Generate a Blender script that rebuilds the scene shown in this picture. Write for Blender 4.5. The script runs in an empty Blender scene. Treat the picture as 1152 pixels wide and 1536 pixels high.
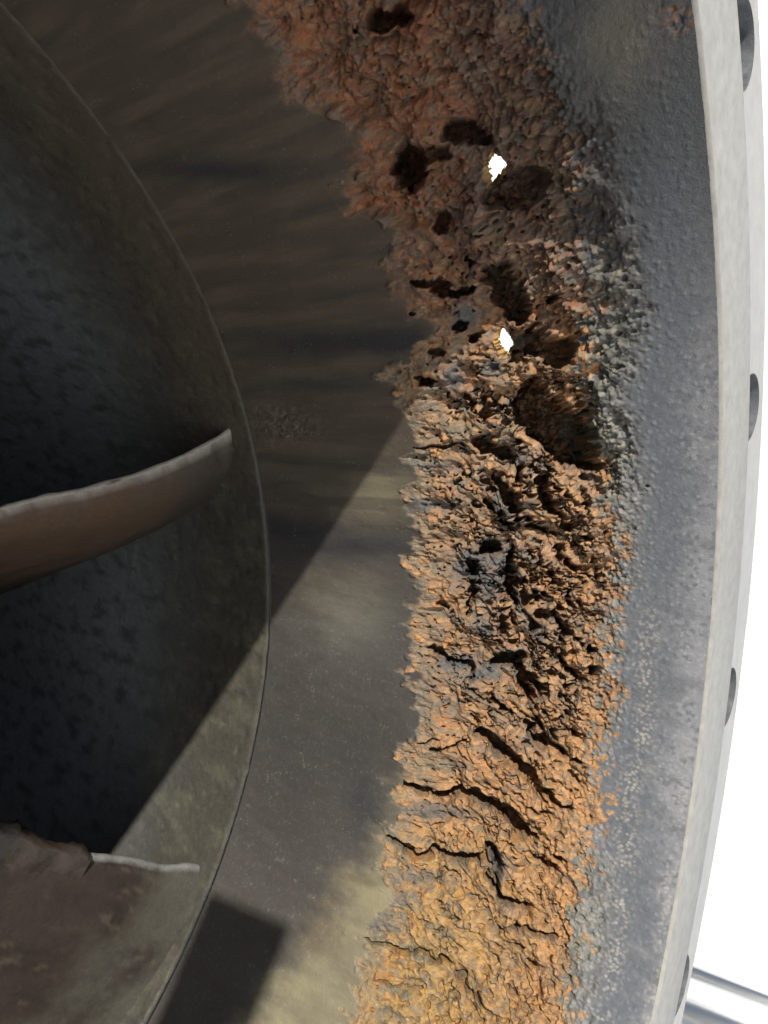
import bpy, bmesh, math, random
import numpy as np
C = bpy.context.scene
COL = C.collection
S = 0.5                                     # metres per bore radius (bore of about one metre)

# ------------------------------------------------------------------ camera
FPX = 1127.7296
CAM = np.array([0.2318, 0.0402, 0.3459])
YAW, PITCH, ROLL = math.radians(38.36), math.radians(-4.12), math.radians(-5.82)
def rot(y, p, r):
    cy, sy, cp, sp, cr, sr = math.cos(y), math.sin(y), math.cos(p), math.sin(p), math.cos(r), math.sin(r)
    Rz = np.array([[cy, -sy, 0], [sy, cy, 0], [0, 0, 1]])
    Rx = np.array([[1, 0, 0], [0, cp, -sp], [0, sp, cp]])
    Ry = np.array([[cr, 0, sr], [0, 1, 0], [-sr, 0, cr]])
    return Rz @ Rx @ Ry                     # columns: right, forward, up
RC = rot(YAW, PITCH, ROLL)
from mathutils import Matrix, Vector
cd = bpy.data.cameras.new('camera'); co = bpy.data.objects.new('camera', cd); COL.objects.link(co)
M = Matrix.Identity(4)
for i in range(3):
    M[i][0] = RC[i, 0]; M[i][1] = RC[i, 2]; M[i][2] = -RC[i, 1]; M[i][3] = CAM[i] * S
co.matrix_world = M
cd.sensor_fit = 'VERTICAL'; cd.sensor_height = 36.0; cd.lens = FPX / 1536 * 36.0
cd.clip_start = 0.01; cd.clip_end = 500
C.camera = co

# ------------------------------------------------------------------ light
SUN = np.array([0.437, -0.636, 0.636]); SUN /= np.linalg.norm(SUN)
el = math.asin(SUN[2]); az = math.atan2(SUN[0], SUN[1])
w = bpy.data.worlds.new('World'); C.world = w; w.use_nodes = True
nt = w.node_tree; bg = nt.nodes['Background']
sk = nt.nodes.new('ShaderNodeTexSky'); sk.sky_type = 'NISHITA'; sk.sun_disc = False
sk.sun_elevation = el; sk.sun_rotation = az
nt.links.new(sk.outputs[0], bg.inputs[0]); bg.inputs[1].default_value = 0.065
sl = bpy.data.lights.new('sun', 'SUN'); sl.energy = 4.8; sl.angle = math.radians(0.5); sl.color = (1.0, 0.95, 0.87)
so = bpy.data.objects.new('sun', sl); COL.objects.link(so)
so.rotation_euler = Vector(tuple(-SUN)).to_track_quat('-Z', 'Y').to_euler()
C.view_settings.view_transform = 'Standard'; C.view_settings.look = 'None'
C.view_settings.exposure = 0.35; C.view_settings.gamma = 1.0

# ------------------------------------------------------------------ helpers
def unproj(px, py):
    d = RC @ np.array([(px - 576) / FPX, 1, -(py - 768) / FPX]); return d / np.linalg.norm(d)
def project(P):
    q = (P - CAM) @ RC
    return 576 + FPX * q[:, 0] / q[:, 1], 768 - FPX * q[:, 2] / q[:, 1]
XD, RD = -0.6447, 0.884                     # where the wall ends and the impeller begins
KW = (1 - RD) / (-XD)
XB0, RB0 = -0.648, 0.879
def r_wall(x): return 1 + KW * x
def r_band(x): return RB0 + 0.10 * (x - XB0)
def on_bore(px, py):                        # point of the undamaged bore seen along a pixel
    d = unproj(px, py); t = np.linspace(.3, 4, 30000); q = CAM + t[:, None] * d
    rr = np.where(q[:, 0] > XD, r_wall(q[:, 0]), r_band(q[:, 0]))
    i = int(np.argmax(np.hypot(q[:, 1], q[:, 2]) - rr > 0)); return q[i]
def on_plane(px, py, axis, val):
    d = unproj(px, py); return CAM + d * ((val - CAM[axis]) / d[axis])

def tag(o, label=None, cat=None, group=None, kind=None):
    if label: o['label'] = label
    if cat: o['category'] = cat
    if group: o['group'] = group
    if kind: o['kind'] = kind
    return o
def empty(name, loc):
    o = bpy.data.objects.new(name, None); COL.objects.link(o); o.location = tuple(np.array(loc) * S)
    o.empty_display_size = .1
    return o
def link(me, name, mat, parent=None, smooth=True):
    me.materials.append(mat)
    if smooth: me.polygons.foreach_set('use_smooth', np.ones(len(me.polygons), dtype=bool))
    o = bpy.data.objects.new(name, me); COL.objects.link(o)
    if parent is not None:
        o.parent = parent
        o.location = -parent.location       # vertices are written in world units, the thing's Empty is at its base
    return o
def mesh_np(name, V, F):
    V = np.asarray(V, float) * S; F = np.asarray(F, dtype=np.int32)
    me = bpy.data.meshes.new(name); n = F.shape[1]
    me.vertices.add(len(V)); me.vertices.foreach_set('co', V.astype(np.float32).ravel())
    me.loops.add(F.size); me.loops.foreach_set('vertex_index', F.ravel())
    me.polygons.add(len(F)); me.polygons.foreach_set('loop_start', np.arange(0, F.size, n, dtype=np.int32))
    me.polygons.foreach_set('loop_total', np.full(len(F), n, dtype=np.int32))
    me.update(calc_edges=True); me.validate()
    return me
def grid_faces(nu, nv, wrap=False, flip=False):
    i = np.arange(nu - 1)[:, None]; j = np.arange(nv if wrap else nv - 1)[None, :]; k = (j + 1) % nv
    f = np.stack([(i * nv + j), (i * nv + k), ((i + 1) * nv + k), ((i + 1) * nv + j)], -1).reshape(-1, 4)
    return f[:, ::-1] if flip else f
def attr_col(me, name, col):
    a = me.attributes.new(name, 'FLOAT_COLOR', 'POINT')
    c = np.ones((len(col), 4), np.float32); c[:, :3] = col; a.data.foreach_set('color', c.ravel())
def attr_f(me, name, v):
    a = me.attributes.new(name, 'FLOAT', 'POINT'); a.data.foreach_set('value', np.asarray(v, np.float32))
def revolve(name, prof, mat, parent, th0=0, th1=2 * math.pi, n=256, smooth=True):
    full = abs(th1 - th0 - 2 * math.pi) < 1e-6
    th = np.linspace(th0, th1, n, endpoint=not full)
    V = np.concatenate([np.stack([np.full(n, x), r * np.cos(th), r * np.sin(th)], 1) for x, r in prof])
    return link(mesh_np(name, V, grid_faces(len(prof), n, wrap=full)), name, mat, parent, smooth)

_rng = np.random.default_rng(7)
_perm = np.concatenate([_rng.permutation(4096)] * 2)
_ga = _rng.uniform(0, 2 * np.pi, 4096); _gx, _gy = np.cos(_ga), np.sin(_ga)
_jx, _jy, _jv = _rng.uniform(0, 1, 4096), _rng.uniform(0, 1, 4096), _rng.uniform(0, 1, 4096)
def _h(i, j): return _perm[(_perm[i & 4095] + (j & 4095)) & 4095]
def perlin(x, y):
    xi = np.floor(x).astype(np.int64); yi = np.floor(y).astype(np.int64); fx = x - xi; fy = y - yi
    u = fx * fx * fx * (fx * (fx * 6 - 15) + 10); v = fy * fy * fy * (fy * (fy * 6 - 15) + 10)
    def g(a, b):
        h = _h(xi + a, yi + b); return _gx[h] * (fx - a) + _gy[h] * (fy - b)
    a = g(0, 0); b = g(1, 0); c = g(0, 1); d = g(1, 1)
    return ((a + (b - a) * u) * (1 - v) + (c + (d - c) * u) * v) * 1.5
def fbm(x, y, oct=4, gain=.5, off=0.):
    s = 0; a = 1.; t = 0
    for k in range(oct):
        s = s + a * perlin(x * 2 ** k + off + 17.3 * k, y * 2 ** k + off * 1.7 + 9.1 * k); t += a; a *= gain
    return s / t * 1.4
def worley(x, y, off=0):
    x = x + off; y = y + off * 1.3
    xi = np.floor(x).astype(np.int64); yi = np.floor(y).astype(np.int64)
    f1 = np.full(x.shape, 9.); f2 = np.full(x.shape, 9.); val = np.zeros(x.shape)
    for a in (-1, 0, 1):
        for b in (-1, 0, 1):
            h = _h(xi + a, yi + b)
            d = np.hypot(xi + a + _jx[h] - x, yi + b + _jy[h] - y)
            m = d < f1
            f2 = np.where(m, f1, np.minimum(f2, d)); val = np.where(m, _jv[h], val); f1 = np.where(m, d, f1)
    return f1, f2, val
def sst(a, b, x):
    t = np.clip((x - a) / (b - a), 0, 1); return t * t * (3 - 2 * t)
def mixc(a, b, m): return a * (1 - m[:, None]) + np.asarray(b)[None, :] * m[:, None]

# ------------------------------------------------------------------ materials
def mat_new(name):
    m = bpy.data.materials.new(name); m.use_nodes = True
    b = m.node_tree.nodes['Principled BSDF']; return m, m.node_tree, b
def N(t, typ, **kw):
    n = t.nodes.new(typ)
    for k, v in kw.items(): setattr(n, k, v)
    return n
def noise_node(t, scale, detail=4, rough=.55, vec=None, stretch=None):
    n = N(t, 'ShaderNodeTexNoise'); n.inputs['Scale'].default_value = scale
    n.inputs['Detail'].default_value = detail; n.inputs['Roughness'].default_value = rough
    if vec is None: vec = N(t, 'ShaderNodeTexCoord').outputs['Object']
    if stretch:
        mp = N(t, 'ShaderNodeMapping'); mp.inputs['Scale'].default_value = stretch
        t.links.new(vec, mp.inputs[0]); vec = mp.outputs[0]
    t.links.new(vec, n.inputs['Vector']); return n
def ramp(t, sock, p0, c0, p1, c1):
    r = N(t, 'ShaderNodeValToRGB'); e = r.color_ramp.elements
    e[0].position = p0; e[0].color = (*c0, 1) if len(c0) == 3 else c0
    e[1].position = p1; e[1].color = (*c1, 1) if len(c1) == 3 else c1
    t.links.new(sock, r.inputs[0]); return r
def mul_color(t, a, b, f=1.0):
    m = N(t, 'ShaderNodeMix', data_type='RGBA', blend_type='MULTIPLY'); m.inputs[0].default_value = f
    t.links.new(a, m.inputs[6]); t.links.new(b, m.inputs[7]); return m.outputs[2]
def bump(t, h, strength, dist, prev=None):
    b = N(t, 'ShaderNodeBump'); b.inputs['Strength'].default_value = strength; b.inputs['Distance'].default_value = dist
    t.links.new(h, b.inputs['Height'])
    if prev: t.links.new(prev, b.inputs['Normal'])
    return b.outputs[0]

def attr_material(name, fine, strength, spec):
    m, t, b = mat_new(name)
    a = N(t, 'ShaderNodeAttribute', attribute_name='base'); r = N(t, 'ShaderNodeAttribute', attribute_name='gloss')
    n1 = noise_node(t, fine, 5, .65); k = ramp(t, n1.outputs[0], .25, (.66, .66, .66), .75, (1.34, 1.34, 1.34))
    n2 = noise_node(t, fine * 3.1, 3, .6); k2 = ramp(t, n2.outputs[0], .3, (.82, .82, .82), .7, (1.18, 1.18, 1.18))
    ga = N(t, 'ShaderNodeAttribute', attribute_name='grit'); fa = N(t, 'ShaderNodeMapRange'); fa.inputs['From Max'].default_value = .6; fa.inputs['To Min'].default_value = .12
    t.links.new(ga.outputs['Fac'], fa.inputs['Value'])
    c = mul_color(t, mul_color(t, a.outputs[0], k.outputs[0]), k2.outputs[0])
    for q_ in t.nodes:
        if q_.bl_idname == 'ShaderNodeMix': t.links.new(fa.outputs[0], q_.inputs[0])
    t.links.new(c, b.inputs['Base Color']); t.links.new(r.outputs['Fac'], b.inputs['Roughness'])
    b.inputs['Specular IOR Level'].default_value = spec
    gr = N(t, 'ShaderNodeAttribute', attribute_name='grit')
    nb = bump(t, n1.outputs[0], strength, .0020)
    for q_ in t.nodes:
        if q_.bl_idname == 'ShaderNodeBump': t.links.new(gr.outputs['Fac'], q_.inputs['Strength'])
    t.links.new(bump(t, n2.outputs[0], strength * .7, .0005, nb), b.inputs['Normal'])
    return m
M_WALL = attr_material('corroded_iron', 300, .8, .35)
M_BAND = attr_material('impeller_iron', 240, .6, .22)

def plain(name, c, rough, nscale, var, bstr=.2, bdist=.0006, metal=0, stretch=None, spec=.5):
    m, t, b = mat_new(name)
    n = noise_node(t, nscale, 6, .6, stretch=stretch)
    lo = tuple(x * (1 - var) for x in c); hi = tuple(min(1, x * (1 + var)) for x in c)
    t.links.new(ramp(t, n.outputs[0], .28, lo, .72, hi).outputs[0], b.inputs['Base Color'])
    b.inputs['Roughness'].default_value = rough; b.inputs['Metallic'].default_value = metal
    b.inputs['Specular IOR Level'].default_value = spec
    n2 = noise_node(t, nscale * 4, 4, .6, stretch=stretch)
    t.links.new(bump(t, n2.outputs[0], bstr, bdist), b.inputs['Normal'])
    return m
M_BORE = plain('dark_cast_iron', (.10, .095, .085), .55, 14, .35)
M_RAISED = plain('machined_face', (.245, .242, .23), .5, 110, .22, .3, .0005, stretch=(3, 1, 1))
M_FLANGE = plain('flange_steel', (.30, .30, .30), .5, 90, .10, .25, .0004)
M_HOLE = plain('shaded_hole_bore', (.085, .09, .098), .7, 160, .4, .5, .0006)
M_EDGE = plain('bright_worn_edge', (.27, .262, .24), .5, 120, .2)
M_SHELL = plain('casing_paint', (.18, .19, .20), .6, 10, .2)
M_HUB = plain('hub_iron', (.10, .095, .09), .6, 20, .3)
M_STEEL = plain('polished_tube', (.80, .80, .79), .42, 60, .05, .03, .0002, metal=1.0)
M_PAINTW = plain('white_render', (.80, .81, .81), .85, 3, .03, .1, .002)
M_GROUND = plain('white_concrete', (.80, .82, .83), .85, 2.2, .03, .1, .002)

# ------------------------------------------------------------------ ground and wall behind
me = mesh_np('ground', [(-160, -160, -1.2335), (160, -160, -1.2335), (160, 160, -1.2335), (-160, 160, -1.2335)], [(0, 1, 2, 3)])
tag(link(me, 'ground', M_GROUND, None, False), kind='structure')
def box_me(name, lo, hi):
    x0, y0, z0 = lo; x1, y1, z1 = hi
    V = [(x0, y0, z0), (x1, y0, z0), (x1, y1, z0), (x0, y1, z0), (x0, y0, z1), (x1, y0, z1), (x1, y1, z1), (x0, y1, z1)]
    return mesh_np(name, V, [(3, 2, 1, 0), (4, 5, 6, 7), (0, 1, 5, 4), (1, 2, 6, 5), (2, 3, 7, 6), (3, 0, 4, 7)])
wl = empty('white_wall', (-5, 10, -1.2335))
link(box_me('wall_panel', (-20, 10, -1.2335), (10, 10.4, 9)), 'wall_panel', M_PAINTW, wl, False)
tag(wl, 'white rendered wall behind the casing, seen bright through its two rusted holes', 'wall')

# ------------------------------------------------------------------ the pump casing
cas = empty('pump_casing', (-.35, 0, -1.2335))
tag(cas, 'cast iron pump casing with pitted orange rust band and pale bolted flange', 'pump casing')
T0, T1 = -0.80, 1.16
NX, NT = 600, 1720
xs = np.linspace(XD, -0.004, NX); ths = np.linspace(T0, T1, NT)
X, TH = [a.ravel() for a in np.meshgrid(xs, ths, indexing='ij')]
RW = r_wall(X)
P0 = np.stack([X, RW * np.cos(TH), RW * np.sin(TH)], 1)
PX, PY = project(P0)
U = X * 1000; V = TH * 1000                 # surface coordinates in thousandths of the bore radius

# outline of the damaged zone (feature positions are read off as view points on the undamaged bore)
def curve(pts, y): a = np.array(pts, float); return np.interp(y, a[:, 0], a[:, 1])
EL = curve([(-200, 330), (0, 350), (60, 385), (110, 425), (160, 440), (185, 520), (240, 540), (290, 495), (320, 520), (345, 590), (400, 585), (430, 585), (460, 600), (485, 640),
            (530, 625), (562, 575), (585, 605), (650, 610), (800, 613), (1000, 612), (1080, 622), (1130, 605), (1200, 595), (1270, 565), (1300, 565), (1345, 580), (1400, 545), (1450, 535), (1536, 520), (1800, 470)], PY)
FR = curve([(-200, 740), (0, 790), (150, 830), (250, 870), (330, 855), (450, 890), (500, 880), (560, 875), (650, 880), (700, 892), (780, 935), (850, 940), (950, 920), (1050, 925), (1150, 905), (1200, 912), (1300, 885), (1400, 868), (1536, 855), (1800, 800)], PY)
GR = curve([(-200, 760), (0, 800), (100, 870), (200, 925), (300, 955), (400, 980), (500, 988), (600, 955), (700, 980), (780, 972), (850, 965), (950, 945), (1050, 945), (1150, 920), (1250, 915), (1300, 925), (1400, 925), (1480, 905), (1536, 892), (1800, 840)], PY)
wv1 = fbm(U / 60, V / 26, 4, .6, 3.); wv2 = fbm(U / 30, V / 30, 4, .6, 11.)
DL = PX - EL + wv1 * 34                     # >0 inside
DF = FR - PX + wv2 * 26
DG = GR - PX + wv2 * 22
upper = sst(560, 420, PY)
_a1 = U * math.cos(.663) - V * math.sin(.663); _a2 = U * math.sin(.663) + V * math.cos(.663)
_gv = worley(_a1 / 7.6, _a2 / 6.4, 333.)[2]
rust = (sst(-3, 12, DL) * (1 - upper) + sst(-18, 42, DL + 14 * fbm(U / 16, V / 12, 3, .6, 19.)) * upper) * sst(.38, .62, sst(-45, 60, DF) + (_gv - .5) * .7)
gran_l = sst(0, 55, DL)
gran = (sst(0, 26, DL) * (1 - upper) + sst(0, 80, DL) * upper) * sst(-10, 70, DG)
inner = sst(0, 60, DL) * sst(0, 110, DG)

# noise fields
ang = math.radians(38)                      # the pits trail down and to the right
A1 = U * math.cos(ang) - V * math.sin(ang); A2 = U * math.sin(ang) + V * math.cos(ang)
n0 = fbm(U / 90, V / 90, 3, .5, 15.)
big = fbm(U / 95, V / 80, 3, .5, 5.)
lump = fbm(A1 / 40, A2 / 34, 3, .45, 21.)
rough_k = .30 + .70 * sst(-.25, .35, fbm(U / 75, V / 75, 3, .55, 27.))
rid = 1 - np.abs(fbm(A1 / 60, A2 / 30, 2, .5, 31.)) * 2.2
g1, g2, gv = worley(A1 / 15 + wv2 * .35, A2 / 12 + wv1 * .3, 3.)
f1, f2, fv = worley(A1 / 7.6 + wv2 * .3, A2 / 6.4, 40.)
c1, c2, cv = worley(U / 24 + wv2 * .5, V / 22 + wv1 * .5, 71.)
fine = fbm(U / 9, V / 8, 4, .6, 51.)
t1, t2, tv = worley(U / 5.2, V / 4.8, 421.)
h = np.zeros(len(U))
h += inner * (-.010 + .016 * big + .010 * lump)
core = sst(30, 120, DL) * sst(20, 150, DG)
h += core * (.4 + .6 * rough_k) * (-.011 * sst(.55, 1.0, rid) * (.5 + .5 * sst(-.2, .4, big)))
upper = sst(430, 250, PY)
edge_r = sst(-70, -10, DF) * sst(120, 40, DF)
right = sst(60, 190, DL)
grain_k = gran * (.3 + .7 * gran_l) * (1 - .5 * upper) * (.40 + .60 * right)
def dome(d, r): return np.sqrt(np.clip(1 - (d / r) ** 2, 0, 1))
def grain(d, r): return sst(r, .08, d)
nod = grain(g1, .56)
low = sst(1040, 1180, PY + 40 * n0)
KK = (.42 + .25 * right * (1 - low) + .25 * edge_r) * (1 + .35 * sst(430, 250, PY) * sst(900, 780, PX)) * (1 - .35 * sst(840, 900, PX) * sst(640, 480, PY))
h += KK * rough_k * grain_k * (.0066 * nod * (.45 + .55 * sst(.1, .9, gv)) * sst(-.6, .3, lump + .15) - .003)
gr2 = grain(f1, .56)
h += KK * gran * (.45 + .55 * right + .5 * edge_r) * (1 - .3 * upper) * .0042 * (.5 + .5 * rough_k) * gr2 * (.35 + .65 * fv)
h += KK * gran * (.0024 * fine + .0026 * fbm(U / 5.4, V / 5.0, 2, .6, 57.) + .0050 * fbm(U / 22, V / 22, 3, .5, 58.) * (.4 + .6 * gran_l) + .0022 * (.35 + .65 * right) * grain(t1, .7) * tv)
e1, e2, ev = worley(U / 13 + wv2 * .3, V / 11.5 + wv1 * .3, 83.)
por = sst(.34, .14, e1) * (ev > .66)
h -= gran * (1 - .5 * upper) * por * .008 * (.6 + .4 * rough_k)
h += gran * upper * (.006 * fbm(U / 34, V / 30, 4, .6, 133.))
pit = sst(.30, .06, c1) * (cv > .58)
h -= core * (1 - upper * .6) * pit * .012 * (.4 + cv)
# orange tubercles along the inner side of the rust
tub = sst(.42, .12, c1) * (cv < .42)
edgez = sst(-14, 6, DL) * sst(150, 30, DL)
h += edgez * tub * .0055 * (.4 + cv)

# cracks and cavities -------------------------------------------------------------
WX = PX + 7 * fbm(U / 22, V / 22, 3, .6, 61.) ; WY = PY + 7 * fbm(U / 22, V / 22, 3, .6, 67.)
def near(x0, x1, y0, y1, m): return np.nonzero((PX > x0 - m) & (PX < x1 + m) & (PY > y0 - m) & (PY < y1 + m))[0]
cut = np.zeros(len(U))
def crack(pts, w, d):
    global cut
    p = np.array(pts, float); ww = np.broadcast_to(np.array(w, float), (len(p),)) if np.ndim(w) == 0 else np.interp(np.linspace(0, 1, len(p)), np.linspace(0, 1, len(w)), w)
    I = near(p[:, 0].min(), p[:, 0].max(), p[:, 1].min(), p[:, 1].max(), ww.max() * 2 + 16)
    if not len(I): return
    x, y = WX[I], WY[I]; best = np.full(len(I), 0.)
    for k in range(max(1, len(p) - 1)):
        a = p[k]; b = p[min(k + 1, len(p) - 1)]; e = b - a; L = max(e @ e, 1e-6)
        t = np.clip(((x - a[0]) * e[0] + (y - a[1]) * e[1]) / L, 0, 1)
        dd = np.hypot(x - a[0] - t * e[0], y - a[1] - t * e[1])
        wk = ww[k] + (ww[min(k + 1, len(p) - 1)] - ww[k]) * t
        best = np.maximum(best, sst(1.25, .45, dd / wk) * (.55 + .45 * np.minimum(1, wk / ww.max())))
    cut[I] = np.maximum(cut[I], best * d)
def pitc(x, y, rx, ry, d, soft=.5):
    global cut
    I = near(x - rx, x + rx, y - ry, y + ry, 18)
    q = np.hypot((WX[I] - x) / rx, (WY[I] - y) / ry)
    cut[I] = np.maximum(cut[I], sst(1.12, 1.12 - soft, q) * d)
def poly(pts, d, soft=14):
    global cut
    p = np.array(pts, float); I = near(p[:, 0].min(), p[:, 0].max(), p[:, 1].min(), p[:, 1].max(), 16)
    x, y = WX[I], WY[I]; ins = np.zeros(len(I), bool); dm = np.full(len(I), 1e9)
    for k in range(len(p)):
        a = p[k]; b = p[(k + 1) % len(p)]; e = b - a
        c = ((a[1] > y) != (b[1] > y)) & (x < e[0] * (y - a[1]) / (e[1] + 1e-9) + a[0]); ins ^= c
        t = np.clip(((x - a[0]) * e[0] + (y - a[1]) * e[1]) / (e @ e), 0, 1)
        dm = np.minimum(dm, np.hypot(x - a[0] - t * e[0], y - a[1] - t * e[1]))
    sd = np.where(ins, dm, -dm)
    cut[I] = np.maximum(cut[I], sst(-2, soft, sd) * d)
CR = [
 ([(605,1176),(624,1189),(656,1199),(683,1191),(710,1199),(733,1212),(752,1222),(771,1241),(779,1254),(795,1261)], (4,7,9,12,13,7), .06),
 ([(714,1100),(729,1109),(744,1126),(761,1140),(780,1153),(796,1172),(803,1186),(812,1191),(828,1191),(836,1208),(854,1214)], (8,8,12,9,8,5,3), .06),
 ([(643,1128),(666,1126),(687,1117),(702,1113)], 3.2, .02), ([(628,1113),(654,1112)], 2.6, .015),
 ([(779,1090),(788,1108)], 5, .04), ([(791,1085),(805,1097)], 4, .03), ([(798,1111),(814,1123),(833,1130),(840,1137)], 6, .045),
 ([(826,1100),(829,1112)], 5, .03), ([(854,1098),(860,1106)], 6, .035), ([(854,1144),(871,1144)], 4, .03), ([(784,1214),(798,1219)], 3, .02),
 ([(812,1224),(822,1222)], 4, .02), ([(582,1255),(597,1264),(611,1276),(624,1287),(643,1280),(662,1283),(681,1289),(700,1293),(720,1289),(731,1282)], (2,5,8,7,9,7), .045),
 ([(729,1270),(741,1282),(746,1297),(744,1322),(754,1352)], (6,7,5,4), .045), ([(731,1312),(739,1339)], 5, .04),
 ([(546,1410),(569,1415),(584,1423),(599,1432),(614,1429)], (1.5,4,4), .025), ([(617,1423),(635,1434),(647,1444),(658,1439),(666,1448)], (3,5,4), .03),
 ([(561,1473),(579,1477),(608,1478),(617,1485)], 2.5, .018), ([(685,1477),(696,1491),(712,1493),(726,1515),(739,1524)], (4,5,6,3), .035),
 ([(647,1318),(662,1308),(681,1314)], 2.5, .014), ([(624,1376),(641,1385)], 2.6, .015),
 ([(740,1339),(751,1353),(769,1358),(784,1364),(795,1379)], (5,7,8,4), .05), ([(792,1291),(813,1301),(832,1301)], 4.5, .03), ([(832,1284),(840,1292)], 4, .03),
 ([(755,1395),(775,1392),(793,1395),(803,1402),(826,1408)], (3,4,4,5), .03), ([(782,1444),(797,1456)], 3, .02), ([(769,1488),(773,1498)], 3, .025),
 ([(633,971),(651,978),(666,990),(687,999),(703,1004),(703,1021)], (1.5,5,5,4,3), .035),
 ([(729,999),(745,996),(771,990)], (6,10,9), .06), ([(764,1002),(779,1018),(785,1042),(787,1060)], (9,11,9,4), .075), ([(792,1018),(800,1030),(806,1042)], (6,8,6), .05),
 ([(703,877),(704,895),(701,917)], 5, .04), ([(757,828),(760,854),(756,872),(760,895),(765,912)], (6,9,11,11,6), .08), ([(746,929),(751,954)], 4.5, .04), ([(760,926),(764,936)], 4, .03),
 ([(652,907),(666,915)], 4, .02), ([(825,922),(838,943),(840,972),(840,998),(855,1017)], (5,7,7,4), .05), ([(783,918),(798,945)], 5, .04), ([(806,924),(815,928)], 8, .04),
 ([(855,952),(871,966)], 4.5, .035), ([(734,716),(743,727)], 6, .04), ([(751,734),(769,744),(776,763),(774,788)], (7,10,11,6), .07), ([(722,722),(736,737)], 4.5, .03),
 ([(727,755),(739,769),(755,784)], 6, .05), ([(705,753),(713,760)], 4, .025), ([(687,715),(703,715)], 4, .025), ([(779,708),(781,720)], 6, .045),
 ([(808,722),(816,745),(829,772)], (7,9,6), .065), ([(839,775),(846,787),(852,800)], 6.5, .05), ([(793,793),(810,804)], 7, .05), ([(826,830),(834,843)], 6, .04), ([(846,848),(858,858)], 6, .04),
 ([(883,840),(884,852)], 4, .03), ([(806,838),(811,843)], 5, .04), ([(820,866),(824,878)], 5, .04), ([(786,836),(792,840)], 5, .035), ([(888,862),(892,872)], 5, .03), ([(870,804),(876,812)], 5, .04),
 ([(632,566),(640,574)], 7, .05), ([(667,595),(667,606)], 4, .03), ([(692,598),(697,612)], 5, .035), ([(718,602),(723,615),(726,633)], 7, .035),
 ([(709,665),(728,678),(747,680),(762,692)], (9,9,10,7), .06), ([(622,671),(645,671),(680,671)], (1.5,3,4), .02), ([(648,528),(660,533)], 5, .03),
 ([(617,422),(648,426),(663,443),(675,447),(694,437),(705,434)], (2,7,7,5,6,5), .05), ([(815,457),(832,447)], 4.5, .035), ([(694,393),(702,398)], 6, .03),
 ([(781,893),(782,905)], 5, .04), ([(800,888),(800,900)], 4, .03), ([(846,896),(847,908)], 4, .03), ([(735,452),(740,470)], 9, .05),
 ([(700,1075),(712,1090)], 3, .02), ([(735,1046),(745,1064)], 5, .035), ([(662,1205),(672,1203)], 4, .02), ([(850,1160),(868,1175)], 3, .02), ([(640,1240),(655,1236)], 2.5, .012),
]
for a in CR: crack(*a)
for a in [(887,977,9,9,.06), (888,1008,9,10,.06), (861,1042,5,6,.04), (844,1033,5,5,.035), (871,1027,5,3,.03), (846,1077,6,6,.04), (834,1082,5,5,.035), (825,988,6,6,.03),
          (814,1510,4,4,.03), (822,1441,4,4,.03), (681,1466,8,7,.025), (725,826,12,12,.07), (703,854,12,15,.06), (672,760,3.5,3.5,.02), (679,729,3.5,3.5,.02), (881,758,8,7,.045),
          (703,514,10,9,.05), (684,493,8,8,.045), (655,338,11,18,.04), (576,34,34,18,.06), (605,256,26,36,.10), (672,208,24,17,.055), (706,216,26,13,.045), (523,53,6,6,.025),
          (765,285,46,38,.055), (642,240,24,14,.03), (800,560,14,10,.0), (620,470,4,4,.02), (975,727,4,2.5,.012), (852,745,6,5,.03), (895,735,6,5,.02), (905,800,5,4,.02), (870,880,6,5,.03), (812,960,5,7,.03)]:
    pitc(*a)
poly([(802,497),(857,517),(866,549),(827,556),(800,545),(777,540),(765,520),(775,500)], .07, 10)
poly([(770,582),(792,572),(809,578),(838,609),(873,622),(890,647),(888,690),(893,713),(857,718),(830,692),(802,674),(767,645),(758,610)], .115, 9)
poly([(728,395),(755,393),(764,415),(778,426),(784,475),(775,500),(745,490),(735,472),(728,437),(713,415)], .075, 10)
poly([(735,510),(760,495),(775,520),(770,555),(748,556)], .05, 14)
poly([(775,645),(820,640),(838,668),(822,680),(795,665)], .13, 14)
mid = sst(470, 640, PY + 40 * n0) * sst(1190, 1040, PY + 40 * n0)
low = sst(1000, 1200, PY)
sl1 = np.abs(fbm(A1 / 44 + .6 * wv2, A2 / 19 + .5 * wv1, 3, .55, 141.))
cut = np.maximum(cut, core * np.clip(mid + .35 * low, 0, 1) * sst(.085, .03, sl1) * sst(-.05, .3, fbm(U / 60, V / 60, 3, .5, 143.)) * .034)
sl2 = np.abs(fbm(A1 / 22 + .6 * wv1, A2 / 12 + .5 * wv2, 3, .55, 151.))
cut = np.maximum(cut, core * right * np.clip(mid * 1.0 + .25 * low, 0, 1) * sst(.10, .04, sl2) * sst(-.1, .25, fbm(U / 50, V / 50, 3, .5, 153.)) * .018)
p1, p2, pv = worley(A1 / 17, A2 / 15, 161.)
cut = np.maximum(cut, core * right * np.clip(mid + .3 * low, 0, 1) * sst(.36, .2, p1) * (pv > .72) * .026)
p1, p2, pv = worley(U / 10.5, V / 10, 167.)
cut = np.maximum(cut, gran * sst(10, 40, DL) * (1 - .6 * upper) * sst(-10, 40, DF) * sst(.14 + .2 * (pv - .7), .08, p1) * (pv > .80 - .08 * n0) * .014)
lipn = fbm(U / 12, V / 12, 3, .6, 91.)
cutd = cut * (1 + .18 * lipn)
HD = cutd * 900
deep = sst(.008, .03, cut)
h += deep * (.0070 * fbm((U + .8 * HD) / 13, (V - .6 * HD) / 13, 4, .62, 97.) + .006 * fbm((U + .3 * HD) / 30, (V + .5 * HD) / 26, 3, .6, 99.))
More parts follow.
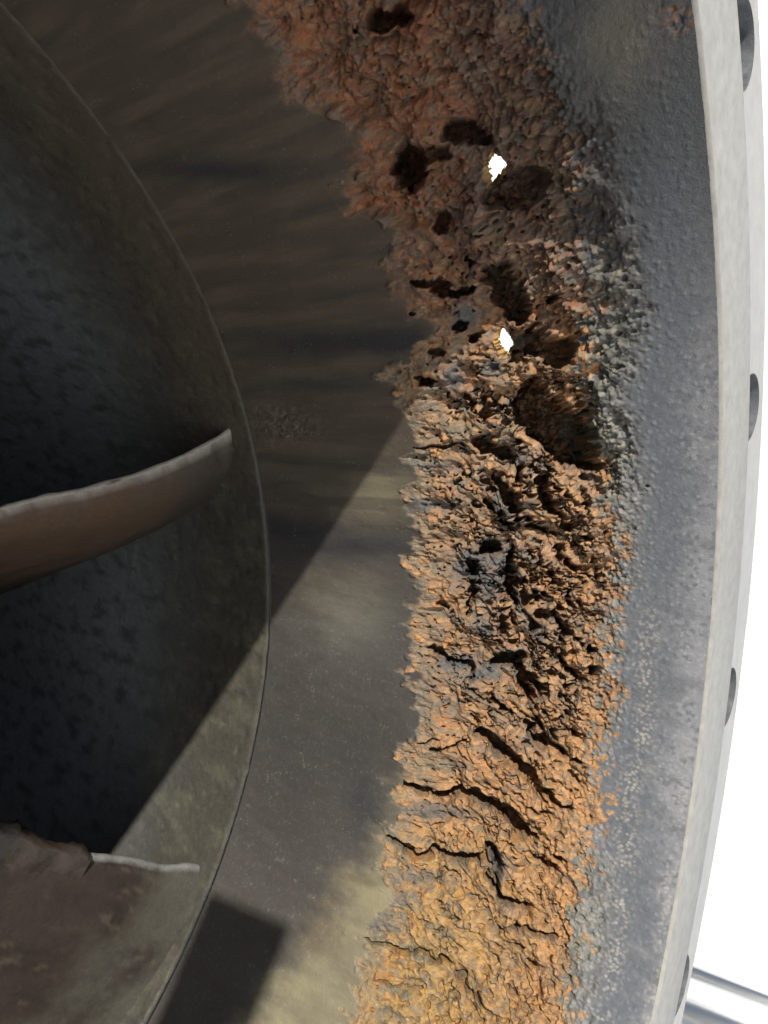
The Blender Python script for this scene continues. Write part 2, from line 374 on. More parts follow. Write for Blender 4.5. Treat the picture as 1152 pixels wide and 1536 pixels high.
LX = deep * .0055 * fbm((U - HD) / 12, (V + HD) / 12, 3, .6, 121.); LT = deep * .0055 * fbm((U + HD) / 12, (V + .4 * HD) / 12, 3, .6, 127.)
# raised ring-shaped nodule
q = np.hypot(WX - 703, WY - 346); h += .012 * np.exp(-((q - 17) / 9) ** 2)
# smooth zones: orange peel beside the flange, scale flakes, flow wear
sm = 1 - gran
h += sm * sst(-60, 10, PX - GR) * (.0003 * fbm(U / 9, V / 9, 3, .6, 101.) + .0008 * gr2 * sst(.5, .9, fv) * sst(45, 0, PX - GR) + .0004 * dome(t1, .6) * sst(.7, .95, tv)) * sst(1075, 1040, PX)
h += sm * sst(20, -30, DL) * (.00025 * fbm(U / 14, V / 10, 4, .6, 103.) + .0012 * fbm(U / 90, V / 40, 2, .5, 104.))
scale_f = np.exp(-((PX - 425) / 55) ** 2 - ((PY - 640) / 24) ** 2)
h += sm * .0018 * scale_f * sst(.0, .3, fbm(U / 16, V / 12, 4, .6, 109.))
spot = np.exp(-(np.hypot(PX - 1015, PY - 25) / 22) ** 2)
h -= spot * .004 * sst(.0, .4, fbm(U / 10, V / 10, 3, .6, 111.))
# fade the relief to nothing at the patch borders
fade = sst(T0, T0 + .06, TH) * sst(T1, T1 - .06, TH) * sst(XD, XD + .012, X) * sst(-.004, -.02, X)
h *= fade

# two places rusted right through
RN = RW - h
PD = np.stack([X, RN * np.cos(TH), RN * np.sin(TH)], 1)
# the corrosion eats into the wall at a slant, away from the flange and below the upper lips
sl_ = TH - .42 * sst(-.35, .35, TH) + .05
cd_ = cutd * fade * 1.12
PD[:, 0] -= .56 * cd_; PD[:, 1] += .83 * np.cos(sl_) * cd_; PD[:, 2] += .83 * np.sin(sl_) * cd_
PD[:, 0] += LX * fade; PD[:, 1] -= LT * fade * np.sin(TH); PD[:, 2] += LT * fade * np.cos(TH)
QX, QY = project(PD)
def inside(pts, x, y):
    p = np.array(pts, float); ins = np.zeros(len(x), bool)
    for k in range(len(p)):
        a = p[k]; b = p[(k + 1) % len(p)]; e = b - a
        ins ^= ((a[1] > y) != (b[1] > y)) & (x < e[0] * (y - a[1]) / (e[1] + 1e-9) + a[0])
    return ins
HOLES = [[(738,226),(746,236),(750,234),(760,250),(757,261),(750,262),(749,275),(742,266),(735,279),(730,270),(726,262),(728,242),(733,240)],
         [(750,488),(757,494),(761,502),(766,508),(769,520),(763,526),(760,536),(752,532),(746,524),(740,512),(744,502)], [(755,546),(760,545),(761,551),(756,553)], [(730,299),(735,298),(735,302),(731,302)], [(737,293),(741,293),(741,296)]]
hole = np.zeros(len(U), bool)
for hp in HOLES: hole |= inside(hp, QX, QY)
hg = hole.reshape(NX, NT); inn = hg.copy()
inn[1:-1, 1:-1] = hg[1:-1, 1:-1] & hg[:-2, 1:-1] & hg[2:, 1:-1] & hg[1:-1, :-2] & hg[1:-1, 2:] & hg[:-2, :-2] & hg[2:, 2:] & hg[:-2, 2:] & hg[2:, :-2]
rim_v = (hg & ~inn).ravel()                 # the broken edge of each hole runs outwards through the wall
PD[rim_v, 1] += .010 * np.cos(TH[rim_v]); PD[rim_v, 2] += .010 * np.sin(TH[rim_v]); PD[rim_v] += .0012 * _rng.normal(size=(int(rim_v.sum()), 3))

# colours: the material at each place, with some shade painted in
red = np.array([.205, .072, .037]); tan = np.array([.385, .205, .085]); orange = np.array([.42, .165, .045]); ochre = np.array([.335, .215, .066])
greyo = np.array([.150, .152, .120]); black = np.array([.055, .058, .062]); blue = np.array([.125, .130, .142]); dark = np.array([.072, .058, .045]); olive = np.array([.21, .185, .115])
n_a = fbm(U / 130, V / 60, 4, .55, 201.); n_b = fbm(U / 36, V / 24, 5, .6, 203.); n_c = fbm(U / 14, V / 11, 4, .6, 207.); n_d = fbm(A1 / 60, A2 / 16, 4, .6, 211.)
n_s = fbm(U / 220, V / 26, 4, .55, 213.)
# smooth wall on the impeller side
col = np.repeat(dark[None, :], len(U), 0)
col = mixc(col, (.098, .080, .058), sst(-.3, .5, n_s) * .8)
def blob(x, y, rx, ry): return np.exp(-((PX + 25 * n_b - x) / rx) ** 2 - ((PY + 12 * n_a - y) / ry) ** 2)
streak = np.clip(blob(490, 512, 140, 22) + blob(600, 512, 50, 22) + blob(530, 822, 130, 24) + blob(430, 790, 60, 18) + blob(330, 255, 110, 22) + .7 * blob(480, 575, 120, 16) + .8 * blob(540, 1205, 22, 40), 0, 1)
ol = sst(-25, 60, (PX - 560) * .82 + (PY - 1240) * .57 + 20 * n_b + 25 * n_a) * sst(980, 1250, PY) + .8 * blob(560, 745, 60, 34) + .35 * blob(520, 900, 60, 60)  # olive stain; its diagonal border is a shadow edge painted in
col = mixc(col, (.085, .080, .070), sst(820, 980, PY) * sst(-.6, .2, n_b) * .8)
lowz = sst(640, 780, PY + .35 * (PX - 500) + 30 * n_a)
col = mixc(col, (.054, .050, .046), lowz * .75)  # sunlit part of the smooth wall painted darker so the shadow line stays faint
col = mixc(col, (.040, .037, .035), np.clip(blob(430, 1150, 110, 200) + blob(560, 1120, 60, 80) * .7, 0, 1) * .85)  # dim zone beside the cast shadow, its shade painted into the base colour
col = mixc(col, (.10, .10, .095), np.clip(blob(530, 930, 60, 60), 0, 1) * .6)
col = mixc(col, olive, np.clip(ol * (.75 + .5 * n_a), 0, 1) * .95)
col = mixc(col, (.11, .085, .055), np.clip(blob(480, 1400, 26, 30) + blob(500, 1350, 20, 10) + blob(540, 1320, 30, 8), 0, 1) * .6)
col = mixc(col, (.030, .030, .034), streak * .9)
col = mixc(col, (.040, .037, .034), sst(.12, .55, fbm(U / 330, V / 36, 4, .55, 261.)) * .5 * sst(980, 780, PY))
ws = blob(350, 1440, 70, 90) * 0
flake = sst(.28, .5, fbm(U / 5, V / 9, 3, .65, 217.)) * (.35 + .65 * sst(0, .5, n_b)) * sst(820, 1000, PY) + scale_f * sst(.05, .35, fbm(U / 12, V / 9, 4, .65, 219.))
col = mixc(col, (.30, .27, .23), np.clip(flake, 0, 1) * .16)
col = mixc(col, (.20, .155, .125), np.clip(1.5 * scale_f, 0, 1) * sst(-.1, .4, n_b + .4 * n_a) * sst(.13, .04, np.abs(fbm(U / 26, V / 18, 4, .6, 219.))) * .8)
speck = (worley(U / 9, V / 9, 300)[0] < .10) * sst(.1, .5, n_b)
col = mixc(col, (.3, .29, .26), speck * .28)
# flange side
bl = sst(-30, 30, PX - GR + 20)
side = np.clip(sst(700, 760, PX), 0, 1)
colb = np.repeat(blue[None, :], len(U), 0)
colb = mixc(colb, (.155, .155, .16), sst(-.2, .6, n_b) * .6)
colb = mixc(colb, (.24, .24, .25), sst(.55, .95, fv) * dome(f1, .45) * sst(300, 700, PY) * .6)
colb = mixc(colb, (.21, .212, .225), sst(30, 110, PX - GR + 30 * n_b) * sst(350, 900, PY) * .75)
colb = mixc(colb, (.27, .27, .275), sst(.72, .95, tv) * grain(t1, .6) * sst(250, 700, PY) * .55)
colb = mixc(colb, (.07, .073, .08), sst(.28, .05, tv) * .5)
colb = mixc(colb, (.085, .092, .105), sst(70, 0, np.abs(PX - GR - 25 + 25 * n_b)) * .65)
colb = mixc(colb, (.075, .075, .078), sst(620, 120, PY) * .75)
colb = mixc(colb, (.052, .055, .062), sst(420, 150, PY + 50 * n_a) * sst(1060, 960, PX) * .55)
colb = mixc(colb, (.10, .115, .13), blob(1005, 260, 40, 150) * .5)
colb = mixc(colb, (.10, .105, .115), sst(.1, .6, n_a) * .6)
colb = mixc(colb, (.17, .155, .12), blob(930, 60, 60, 90) * .8)
s1, s2, sv = worley(U / 4.6, V / 4.2, 411.)
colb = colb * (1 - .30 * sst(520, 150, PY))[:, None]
wh = sst(.25, .6, sv) * dome(s1, .55) * sst(-.5, .2, n_b) * np.clip(np.exp(-((PX - curve([(800, 985), (1000, 965), (1100, 965), (1200, 940), (1300, 935), (1400, 925), (1536, 900)], PY)) / 18) ** 2) * sst(850, 980, PY) + np.exp(-((PX - curve([(1000, 1040), (1200, 1025), (1350, 1000), (1536, 975)], PY)) / 10) ** 2) * sst(1050, 1200, PY) * .7, 0, 1)
colb = mixc(colb, (.40, .37, .31), wh * .6)
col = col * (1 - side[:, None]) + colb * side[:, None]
# granular grey oxide
grc = mixc(np.repeat(greyo[None, :], len(U), 0), (.23, .215, .185), sst(.0, .7, nod + n_c * .4) * .75)
grc = mixc(grc, (.085, .092, .10), sst(.1, .5, n_b) * .6)
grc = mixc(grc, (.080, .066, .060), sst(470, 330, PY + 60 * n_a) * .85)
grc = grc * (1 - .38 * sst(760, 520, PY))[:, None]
grc = mixc(grc, (.27, .235, .185), sst(.6, .95, fv) * .5 * (1 - .7 * upper)); grc = mixc(grc, (.07, .075, .08), sst(.35, .1, fv) * .5)
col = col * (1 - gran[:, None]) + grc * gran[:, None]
# rust
rc = np.repeat(tan[None, :], len(U), 0)
rc = mixc(rc, red, np.clip(sst(640, 380, PY + 120 * n_a) * .9, 0, 1))
rc = mixc(rc, (.235, .125, .066), mid * sst(-.6, .2, n_b) * .75)
rc = mixc(rc, (.105, .092, .078), mid * sst(.0, .4, fbm(A1 / 40, A2 / 22, 4, .6, 251.)) * .65)
rc = mixc(rc, ochre, sst(1150, 1420, PY + 100 * n_a) * sst(860, 640, PX) * .75)
mar = sst(650, 720, PX + 30 * n_a) * sst(520, 380, PY)
rc = mixc(rc, (.098, .055, .046), mar * .85)
rc = mixc(rc, (.33, .12, .06), np.clip(blob(650, 130, 14, 30) + blob(690, 175, 30, 16) + blob(600, 310, 70, 14) + blob(500, 155, 50, 8), 0, 1) * .8)
rc = mixc(rc, (.15, .11, .085), sst(0, .45, fbm(U / 60, V / 40, 4, .6, 241.)) * .6 * sst(700, 400, PY))
t1, t2, tv = worley(U / 5.2, V / 4.8, 421.)
rc = mixc(rc, (.40, .27, .155), sst(.7, .95, tv) * dome(t1, .6) * .6 * (1 - .6 * upper)); rc = mixc(rc, (.13, .10, .075), sst(.25, .05, tv) * .6); rc = mixc(rc, (.36, .16, .06), sst(.5, .6, tv) * sst(.7, .6, tv) * .35)
rc = mixc(rc, (.42, .28, .17), sst(.62, .95, fv) * gr2 * .55 * (1 - .6 * upper))
rc = mixc(rc, (.145, .125, .10), sst(.38, .08, fv) * .6)
rc = mixc(rc, (.36, .22, .125), sst(.1, .6, n_c) * .4)
rc = mixc(rc, orange, sst(.2, .6, n_b) * .4 * sst(200, 60, DL))
rc = mixc(rc, (.205, .150, .080), sst(.1, .6, n_d) * .5)
gpatch = np.clip(sst(.12, .42, fbm(U / 70, V / 24, 4, .6, 231.)) * sst(260, 40, DL) * sst(480, 640, PY) + sst(70, 5, DL + 26 * n_b) * sst(450, 560, PY) * .8, 0, 1)
gmid = np.clip(sst(.15, .5, fbm(A1 / 44, A2 / 22, 4, .6, 237.)) * sst(80, 0, np.abs(PX - 760) - 40) * sst(400, 520, PY) * sst(1120, 980, PY), 0, 1)
rc = rc * (1 - .20 * sst(620, 380, PY + 60 * n_a) - .06 * sst(1000, 1200, PY))[:, None]  # upper rust darkened, part of its shade put into the colour
rc = mixc(rc, greyo * .85, gpatch * .6)
rc = mixc(rc, (.13, .128, .115), gmid * .7)
for (x, y, rx, ry, k) in [(675,572,15,24,.95), (690,480,18,26,.8), (700,850,30,26,.95), (745,850,22,26,.8), (730,880,26,26,.7), (720,945,22,16,.8), (680,1000,30,14,.8), (715,1012,24,14,.9), (760,985,22,7,.8),
                          (748,760,9,40,.8), (770,690,26,10,.8), (742,1300,12,22,.85), (748,1340,8,26,.7), (715,1100,22,8,.6), (660,1060,24,10,.5), (690,1150,10,10,.5), (640,1215,50,10,.55), (625,1320,60,12,.5), (570,1385,30,18,.6), (600,1350,24,10,.5), (735,560,18,22,.6), (800,950,14,30,.5), (800,1110,30,14,.5), (680,1466,10,8,.9), (850,1440,14,10,.4), (640,700,30,8,.6), (650,760,50,10,.7), (660,1225,50,8,.5)]:
    m = np.exp(-((WX - x + 8 * n_c) / rx) ** 2 - ((WY - y + 8 * n_b) / ry) ** 2) * k
    rc = mixc(rc, (.088, .090, .090), np.clip(m * 1.3, 0, .95))
tubc = edgez * sst(.5, .15, c1) * (cv < .42) * sst(500, 560, PY + 40 * n_b)
rc = mixc(rc, (.46, .22, .07), np.clip(tubc, 0, 1) * .6 * sst(-.4, .3, n_c))
rustm = np.clip(rust * sst(-.75, -.1, n_b + .5 * n_c + .010 * np.minimum(DL, 60) + .006 * np.minimum(DF, 80) - .30), 0, 1)
rustm = np.maximum(rustm, rust * sst(.02, .05, cut) * .8)
col = col * (1 - rustm[:, None]) + rc * rustm[:, None]
spr = spot * sst(-.1, .3, n_c); col = mixc(col, (.30, .13, .06), np.clip(spr, 0, 1) * .8)
gl = .37 + .50 * np.maximum(rustm, gran) - .08 * side * (1 - gran)
gl = np.clip(gl + .07 * n_b, .26, .95)

rr_ = np.zeros((NX, NT)); rr_[...] = rim_v.reshape(NX, NT)
rr_[1:-1, 1:-1] = np.maximum.reduce([rr_[1:-1, 1:-1], rr_[:-2, 1:-1], rr_[2:, 1:-1], rr_[1:-1, 2:], rr_[1:-1, :-2]])
col = mixc(col, (.45, .27, .09), rr_.ravel() * .8)
F = grid_faces(NX, NT)
keep = ~hole[F].all(axis=1)
me = mesh_np('eroded_wall', PD, F[keep])
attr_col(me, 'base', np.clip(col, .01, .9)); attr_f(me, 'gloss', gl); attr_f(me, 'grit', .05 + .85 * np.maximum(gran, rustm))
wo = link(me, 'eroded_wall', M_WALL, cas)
wo['label'] = 'deeply pitted inner wall with orange rust, cracks and two holes'
# the rest of the bore, the outer shell
revolve('bore_wall', [(-.004, r_wall(-.004)), (-.3, r_wall(-.3)), (XD, RD)], M_BORE, cas, T1, T0 + 2 * math.pi, 220)
revolve('bore_end', [(XD, RD), (XD - .0005, RD + .03), (-.70, RD + .03)], M_BORE, cas)
xs2 = np.linspace(-.10, -.72, 80); n2 = 420; th2 = np.linspace(0, 2 * math.pi, n2, endpoint=False)
V2 = np.concatenate([np.stack([np.full(n2, x), (r_wall(x) + .15) * np.cos(th2), (r_wall(x) + .15) * np.sin(th2)], 1) for x in xs2])
F2 = grid_faces(80, n2, True)
bad = np.zeros(len(V2), bool)
for (px, py, rr) in [(742, 254, .11), (754, 515, .11), (758, 549, .07), (733, 300, .07)]:
    d = unproj(px, py); t = np.linspace(.5, 2, 6000); q = CAM + t[:, None] * d
    i = int(np.argmax(np.hypot(q[:, 1], q[:, 2]) - (r_wall(q[:, 0]) + .15) > 0))
    bad |= np.linalg.norm(V2 - q[i], axis=1) < rr
link(mesh_np('outer_shell', V2, F2[~bad[F2].any(axis=1)]), 'outer_shell', M_SHELL, cas)
# flange: bolting ring with its eighteen holes, raised face, worn inner edge
XF, RF0, RF1, XBK = -0.014, 1.02, 1.231, -0.115
RH, HR, PH, DP = 1.162, 0.043, 0.751, 2 * math.pi / 18
bm = bmesh.new(); NS = 48
def add_ring(x):
    rows = []
    for k in range(18):
        tc = PH - DP * k; inner_, outer_ = [], []
        for i in range(NS):
            a = 2 * math.pi * i / NS; ca, sa = math.cos(a), math.sin(a); m = max(abs(ca), abs(sa))
            u_, v_ = ca / m, sa / m
            r = RH + (u_ * (RF1 - .005 - RH) if u_ > 0 else u_ * (RH - RF0)); t = tc + v_ * DP / 2
            outer_.append(bm.verts.new((x * S, r * math.cos(t) * S, r * math.sin(t) * S)))
            rr, tt = RH + HR * ca, HR * sa / RH
            inner_.append(bm.verts.new((x * S, (rr * math.cos(tc) - HR * sa * math.sin(tc) * 0 - (RH * 0)) * S if False else (RH * math.cos(tc) + HR * (ca * math.cos(tc) - sa * math.sin(tc))) * S, (RH * math.sin(tc) + HR * (ca * math.sin(tc) + sa * math.cos(tc))) * S)))
        for i in range(NS):
            j = (i + 1) % NS; bm.faces.new((outer_[i], outer_[j], inner_[j], inner_[i]))
        rows.append(inner_)
    return rows
fr = add_ring(XF); bk = add_ring(XBK)
bmesh.ops.remove_doubles(bm, verts=bm.verts, dist=1e-6)
n3 = 360; th3 = np.linspace(0, 2 * math.pi, n3, endpoint=False)
def ring(prof):
    R = []
    for x, r in prof: R.append([bm.verts.new((x * S, r * math.cos(t) * S, r * math.sin(t) * S)) for t in th3])
    for a, b in zip(R, R[1:]):
        for i in range(n3): bm.faces.new((a[i], a[(i + 1) % n3], b[(i + 1) % n3], b[i]))
ring([(XF, RF1 - .0052), (XF - .005, RF1), (XBK + .005, RF1), (XBK, RF1 - .0052)])
ring([(XBK, RF0 + .001), (XF, RF0 + .001)])
bmesh.ops.recalc_face_normals(bm, faces=bm.faces)
me = bpy.data.meshes.new('flange'); bm.to_mesh(me); bm.free()
link(me, 'flange', M_FLANGE, cas, False)
n4 = 900; th4 = np.linspace(0, 2 * math.pi, n4, endpoint=False)
wob = .0016 * perlin(th4 * 40, th4 * 0 + 3.3) + .0012 * perlin(th4 * 130, th4 * 0 + 8.1) - .006 * np.exp(-((th4 - .34) / .012) ** 2) * 0
chip = .004 * np.exp(-((th4 - on_bore(1080, 680)[2] / 1.0 + .0) / .03) ** 2) * 0
def rawring(name, prof, mat, wobs):
    V = np.concatenate([np.stack([np.full(n4, x), (r + wob * k) * np.cos(th4), (r + wob * k) * np.sin(th4)], 1) for (x, r), k in zip(prof, wobs)])
    return link(mesh_np(name, V, grid_faces(len(prof), n4, True)), name, mat, cas, False)
for k in range(18):                          # each bolt hole is lined darker, its shade painted into the colour
    tc = PH - DP * k; a_ = np.linspace(0, 2 * math.pi, NS, endpoint=False); VV = []
    for x, rr in [(XF + .0004, HR + .0002), (XF - .004, HR - .001), (-.05, HR - .001), (XBK, HR)]:
        cr, st = RH + rr * np.cos(a_), rr * np.sin(a_)
        VV.append(np.stack([np.full(NS, x), cr * math.cos(tc) - st * math.sin(tc), cr * math.sin(tc) + st * math.cos(tc)], 1))
    link(mesh_np('bolt_hole', np.concatenate(VV), grid_faces(4, NS, True)), 'bolt_hole', M_HOLE, cas)
rawring('raised_face', [(0, 1.0018), (0, 1.1045), (-.0035, 1.108), (XF - .002, 1.108)], M_RAISED, [1, 0, 0, 0])
rawring('worn_edge', [(-.0045, .9992), (-.0004, .9998), (0, 1.0018)], M_EDGE, [0, .6, 1])

# ------------------------------------------------------------------ the impeller
imp = empty('impeller', (-.9, 0, -.88))
tag(imp, 'dark worn iron impeller with curved vanes deep inside the casing', 'impeller')
NBX, NBT = 150, 900
def sgrid(a, b, n, p): return a + (b - a) * np.linspace(0, 1, n) ** p
xb = sgrid(XB0, -2.0, NBX, 1.35); tb = np.linspace(0, 2 * math.pi, NBT, endpoint=False)
Xb, Tb = [a.ravel() for a in np.meshgrid(xb, tb, indexing='ij')]
Ub, Vb = Xb * 1000, (np.where(Tb > math.pi, Tb - 2 * math.pi, Tb)) * 880
hb = .0016 * fbm(Ub / 60, Vb / 30, 4, .6, 301.) + .0014 * fbm(Ub / 18, Vb / 12, 3, .6, 303.)
w1, w2, wv = worley(Ub / 30, Vb / 22, 305)
hb *= .6
hb -= .0028 * sst(.32, .1, w1) * (wv > .6)
lip = np.clip((XB0 - Xb) / .006, 0, 1); rb = r_band(Xb) - hb + .004 * (1 - np.sqrt(np.clip(1 - (1 - lip) ** 2, 0, 1)))
rb = rb + np.where(Tb < math.pi, 1, 0) * sst(.15, .70, Tb) * .0056 * np.clip(1 - (XB0 - Xb) / .08, 0, 1)
Pb = np.stack([Xb, rb * np.cos(Tb), rb * np.sin(Tb)], 1)
me = mesh_np('shroud', Pb, grid_faces(NBX, NBT, True))
cb = np.repeat(np.array([[.05, .047, .038]]), len(Ub), 0)
nb1 = fbm(Ub / 80, Vb / 40, 5, .6, 311.)
cb = mixc(cb, (.080, .076, .055), sst(-.1, .5, nb1) * .7)
cb = mixc(cb, (.05, .048, .045), sst(.1, .5, fbm(Ub / 30, Vb / 16, 4, .6, 313.)) * .6)
cb = mixc(cb, (.125, .132, .138), sst(-.74, -1.05, Xb))  # deep end painted paler and cooler, a sheen put into the colour
cb = mixc(cb, (.06, .06, .06), sst(.0, .5, fbm(Ub / 50, Vb / 26, 4, .6, 331.)) * sst(-.74, -.9, Xb) * .8)
cb = mixc(cb, (.072, .058, .045), np.where(Tb < math.pi, sst(.2, .6, Tb), 0) * sst(-.85, -.66, Xb))
cb = mixc(cb, (.30, .27, .21), sst(.3, .55, fbm(Ub / 9, Vb / 14, 4, .65, 317.)) * .07)
attr_col(me, 'base', cb); attr_f(me, 'gloss', np.clip(.40 + .1 * nb1, .26, .8)); attr_f(me, 'grit', np.full(len(Ub), .3))
link(me, 'shroud', M_BAND, imp)
revolve('shroud_rim', [(XB0 - .02, RB0 + .024), (XB0, RB0 + .02), (XB0, RB0 + .0095)], M_BORE, imp, n=400)
revolve('back_plate', [(-2.0, r_band(-2.0) + .01), (-2.02, .3), (-2.02, .01)], M_HUB, imp, n=96)
revolve('hub', [(-2.02, .34), (-1.5, .30), (-1.1, .22), (-1.02, .12), (-1.0, .01)], M_HUB, imp, n=96)

def spline(pts, n):
    p = np.array(pts, float); s = np.concatenate([[0], np.cumsum(np.linalg.norm(np.diff(p, axis=0), axis=1))]); s /= s[-1]
    t = np.linspace(0, 1, n); out = np.stack([np.interp(t, s, p[:, k]) for k in range(p.shape[1])], 1)
    k = np.array([.25, .5, .25])
    for _ in range(max(2, n // 14)):
        q = out.copy(); q[1:-1] = .25 * out[:-2] + .5 * out[1:-1] + .25 * out[2:]; out = q
    return out
def vane_mesh(root_px, edge_px, thick, seed, edge_c, face_c, tip_c):
    ns, n_t = 70, 90
    root = spline([on_bore(*p) * np.array([1, 1.016, 1.016]) for p in root_px], ns)
    edge = spline([root[0]] + [on_plane(a, b, 0, x) for a, b, x in edge_px], n_t)
    th = np.arctan2(root[:, 2], root[:, 1]); d = edge - edge[0]
    G = np.zeros((ns, n_t, 3))
    for i in range(ns):
        a = (th[i] - th[0]) * .8; ca, sa = math.cos(a), math.sin(a)
        G[i, :, 0] = root[i, 0] + d[:, 0]; G[i, :, 1] = root[i, 1] + ca * d[:, 1] - sa * d[:, 2]; G[i, :, 2] = root[i, 2] + sa * d[:, 1] + ca * d[:, 2]
    du = np.gradient(G, axis=0); dv = np.gradient(G, axis=1); nn = np.cross(du, dv); nn /= np.linalg.norm(nn, axis=2, keepdims=True) + 1e-9
    if (nn[5, 20] @ (CAM - G[5, 20])) < 0: nn = -nn
    ii, jj = np.meshgrid(np.arange(ns), np.arange(n_t), indexing='ij')
    jag = 1.3 * perlin(jj / 7. + seed, jj * 0 + 2.2) * .5 + perlin(jj / 2.7 + seed, jj * 0 + 5.7) * .35
    G[..., 0] += np.exp(-ii / 2.5) * jag * .007; G[..., 2] += np.exp(-ii / 2.5) * jag * .0022
    G += nn * (.0025 * fbm(ii / 9. + seed, jj / 9., 4, .6))[..., None]
    tk = (thick * (1 + .4 * jag))[..., None]
    sdir = -du / (np.linalg.norm(du, axis=2, keepdims=True) + 1e-9)
    rows = [G[i] for i in range(ns - 1, -1, -1)]
    for a in np.linspace(0, math.pi, 9)[1:-1]:
        rows.append(G[0] - nn[0] * tk[0] * (1 - math.cos(a)) / 2 + sdir[0] * tk[0] * math.sin(a) * .5)
    rows += [G[i] - nn[i] * tk[i] for i in range(ns)]
    A = np.stack(rows); m = A.shape[0]
    me = mesh_np('vane', A.reshape(-1, 3), grid_faces(m, n_t))
    ri = np.abs(np.arange(m) - (ns + 3)).repeat(n_t).reshape(m, n_t).ravel(); tj = np.tile(np.arange(n_t), m)
    n1 = fbm(ri / 14. + seed, tj / 14., 5, .6, 3.); n2 = fbm(ri / 4. + seed, tj / 5., 3, .6, 7.)
    c = np.repeat(np.array([face_c]), len(ri), 0)
    c = mixc(c, tip_c, sst(26, 6, tj + 14 * n1) * .85)
    c = mixc(c, (.16, .14, .10), sst(.25, .5, n2) * sst(.0, .4, n1) * .35)
    c = mixc(c, np.array(face_c) * .6, sst(.0, .6, n1) * .6)
    c = mixc(c, edge_c, sst(5.0, 3.4, ri + .8 * n2) * sst(-.6, .1, n2 + .35))
    attr_col(me, 'base', c); attr_f(me, 'gloss', np.clip(.66 - .24 * (ri < 6) + .1 * n1, .25, .9)); attr_f(me, 'grit', np.full(len(ri), .25))
    return me, edge
v1, e1 = vane_mesh([(346,646),(352,698),(300,757),(210,806),(100,850),(0,890),(-120,940)],
                   [(318,667,-.692),(290,681,-.70),(220,712,-.725),(130,738,-.752),(60,752,-.772),(0,766,-.79),(-150,805,-.83),(-420,880,-.88)], .0105, 3., (.34, .31, .27), (.088, .057, .038), (.050, .043, .035))
v2, e2 = vane_mesh([(308,1306),(302,1345),(272,1410),(228,1480),(170,1556),(20,1710)],
                   [(285,1301,-.684),(262,1304,-.690),(235,1304,-.70),(208,1295,-.706),(180,1290,-.712),(135,1288,-.722),(60,1268,-.74),(0,1252,-.752),(-160,1215,-.79),(-420,1150,-.84)], .0155, 9., (.15, .148, .142), (.026, .019, .0145), (.058, .054, .042))  # lower vane's face colour darkened to stand for the shade on it
o1 = link(v1, 'vane', M_BAND, imp); o2 = link(v2, 'vane', M_BAND, imp)
o2['label'] = 'lower vane with a brown flake of coating over its edge'
o1['label'] = 'upper vane with a worn bright curved edge'
# flake of old coating hanging over the lower vane's edge
k0 = e2; pr = np.array(project(k0)).T; sel = np.nonzero((pr[:, 0] < 133) & (pr[:, 0] > -220))[0]
K = k0[sel]; m = len(K); na = 18; VV = []
for i in range(m):
    t = (K[min(i + 1, m - 1)] - K[max(i - 1, 0)]); t /= np.linalg.norm(t)
    up = np.array([0, 0, 1.]) - t * t[2]; up /= np.linalg.norm(up); sd = np.cross(t, up)
    px_i = pr[sel[i], 0]; hgt = .009 + .004 * math.sin(i * .55) + .010 * (px_i < 20) ; hgt *= min(1, (i + .4) / 1.6)
    for a in range(na):
        b = 2 * math.pi * a / na; n_ = 1 + .22 * math.sin(3.1 * i + 2 * b) * .6 + .12 * math.sin(5 * b + i)
        dn = -.07 if math.sin(b) < -.2 else 0
        VV.append(K[i] + up * (hgt * math.sin(b) * n_ + dn * .5 + .002) + sd * .013 * math.cos(b) * n_)
me = mesh_np('coating_flake', VV, grid_faces(m, na, True))
link(me, 'coating_flake', plain('brown_coating', (.026, .018, .013), .45, 60, .5, .5, .001), imp)

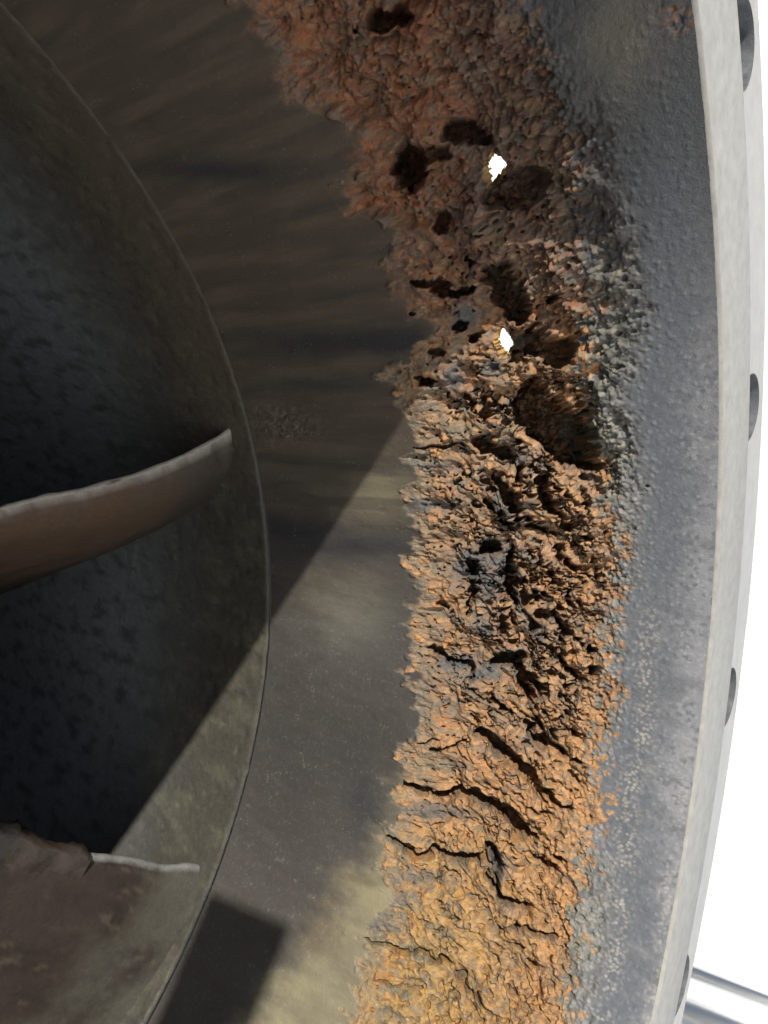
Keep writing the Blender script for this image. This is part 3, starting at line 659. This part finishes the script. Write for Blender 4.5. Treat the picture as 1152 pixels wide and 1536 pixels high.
# ------------------------------------------------------------------ steel tubes in front of the white ground
rl = empty('guard_rail', (0, 2.2, -1.2335))
tag(rl, 'polished steel guard rail of two tubes beyond the flange', 'guard rail')
def tube(name, a, b, r, parent, mat, n=28, smooth=True, ph=0.):
    a = np.array(a); b = np.array(b); t = (b - a) / np.linalg.norm(b - a)
    u = np.cross(t, [0, 0, 1.] if abs(t[2]) < .9 else [1., 0, 0]); u /= np.linalg.norm(u); v = np.cross(t, u)
    an = np.linspace(0, 2 * math.pi, n, endpoint=False) + ph
    V = np.concatenate([p + r * (np.cos(an)[:, None] * u + np.sin(an)[:, None] * v) for p in (a, b)] + [a[None], b[None]])
    bm = bmesh.new(); vs = [bm.verts.new(tuple(q * S)) for q in V]
    for i in range(n):
        j = (i + 1) % n; bm.faces.new((vs[i], vs[j], vs[n + j], vs[n + i])); bm.faces.new((vs[2 * n], vs[j], vs[i])); bm.faces.new((vs[2 * n + 1], vs[n + i], vs[n + j]))
    bmesh.ops.recalc_face_normals(bm, faces=bm.faces); me = bpy.data.meshes.new(name); bm.to_mesh(me); bm.free()
    o = link(me, name, mat, parent, smooth); return o
def rail_line(p, q, z):
    a = on_plane(*p, 2, z); b = on_plane(*q, 2, z); d = (b - a); return a - d * 1.3, b + d * 4
a1, b1 = rail_line((1040, 1458.5), (1152, 1502.5), -.80)
a2, b2 = rail_line((1030, 1519), (1110, 1553), -.62)
dep = np.linalg.norm((a1 + b1) / 2 - CAM)
tube('rail_tube', a1, b1, .0155, rl, M_STEEL); tube('rail_tube', a2, b2, .026, rl, M_STEEL)
for p in (a1, b1): tube('post', (p[0], p[1], -1.2335), (p[0], p[1], p[2] - .01), .016, rl, M_STEEL)
for p in (a2, b2): tube('post', (p[0], p[1], -1.2335), (p[0], p[1], p[2] - .02), .03, rl, M_STEEL)

shadow_post = empty('post', (.13, -1.09, -1.2335))  # added blocker outside the view, shades the lower left of the wall
tag(shadow_post, 'grey post added out of view to cast the lower left shadow', 'post')
tube('shadow_post_shaft', (.13, -1.09, -1.2335), (.722, -1.09, 1.455), .100, shadow_post, M_SHELL, 4, False, -.37)
tube('shadow_post_cap', (.722, -1.09, 1.455), (.726, -1.09, 1.475), .103, shadow_post, M_SHELL, 4, False, -.37)
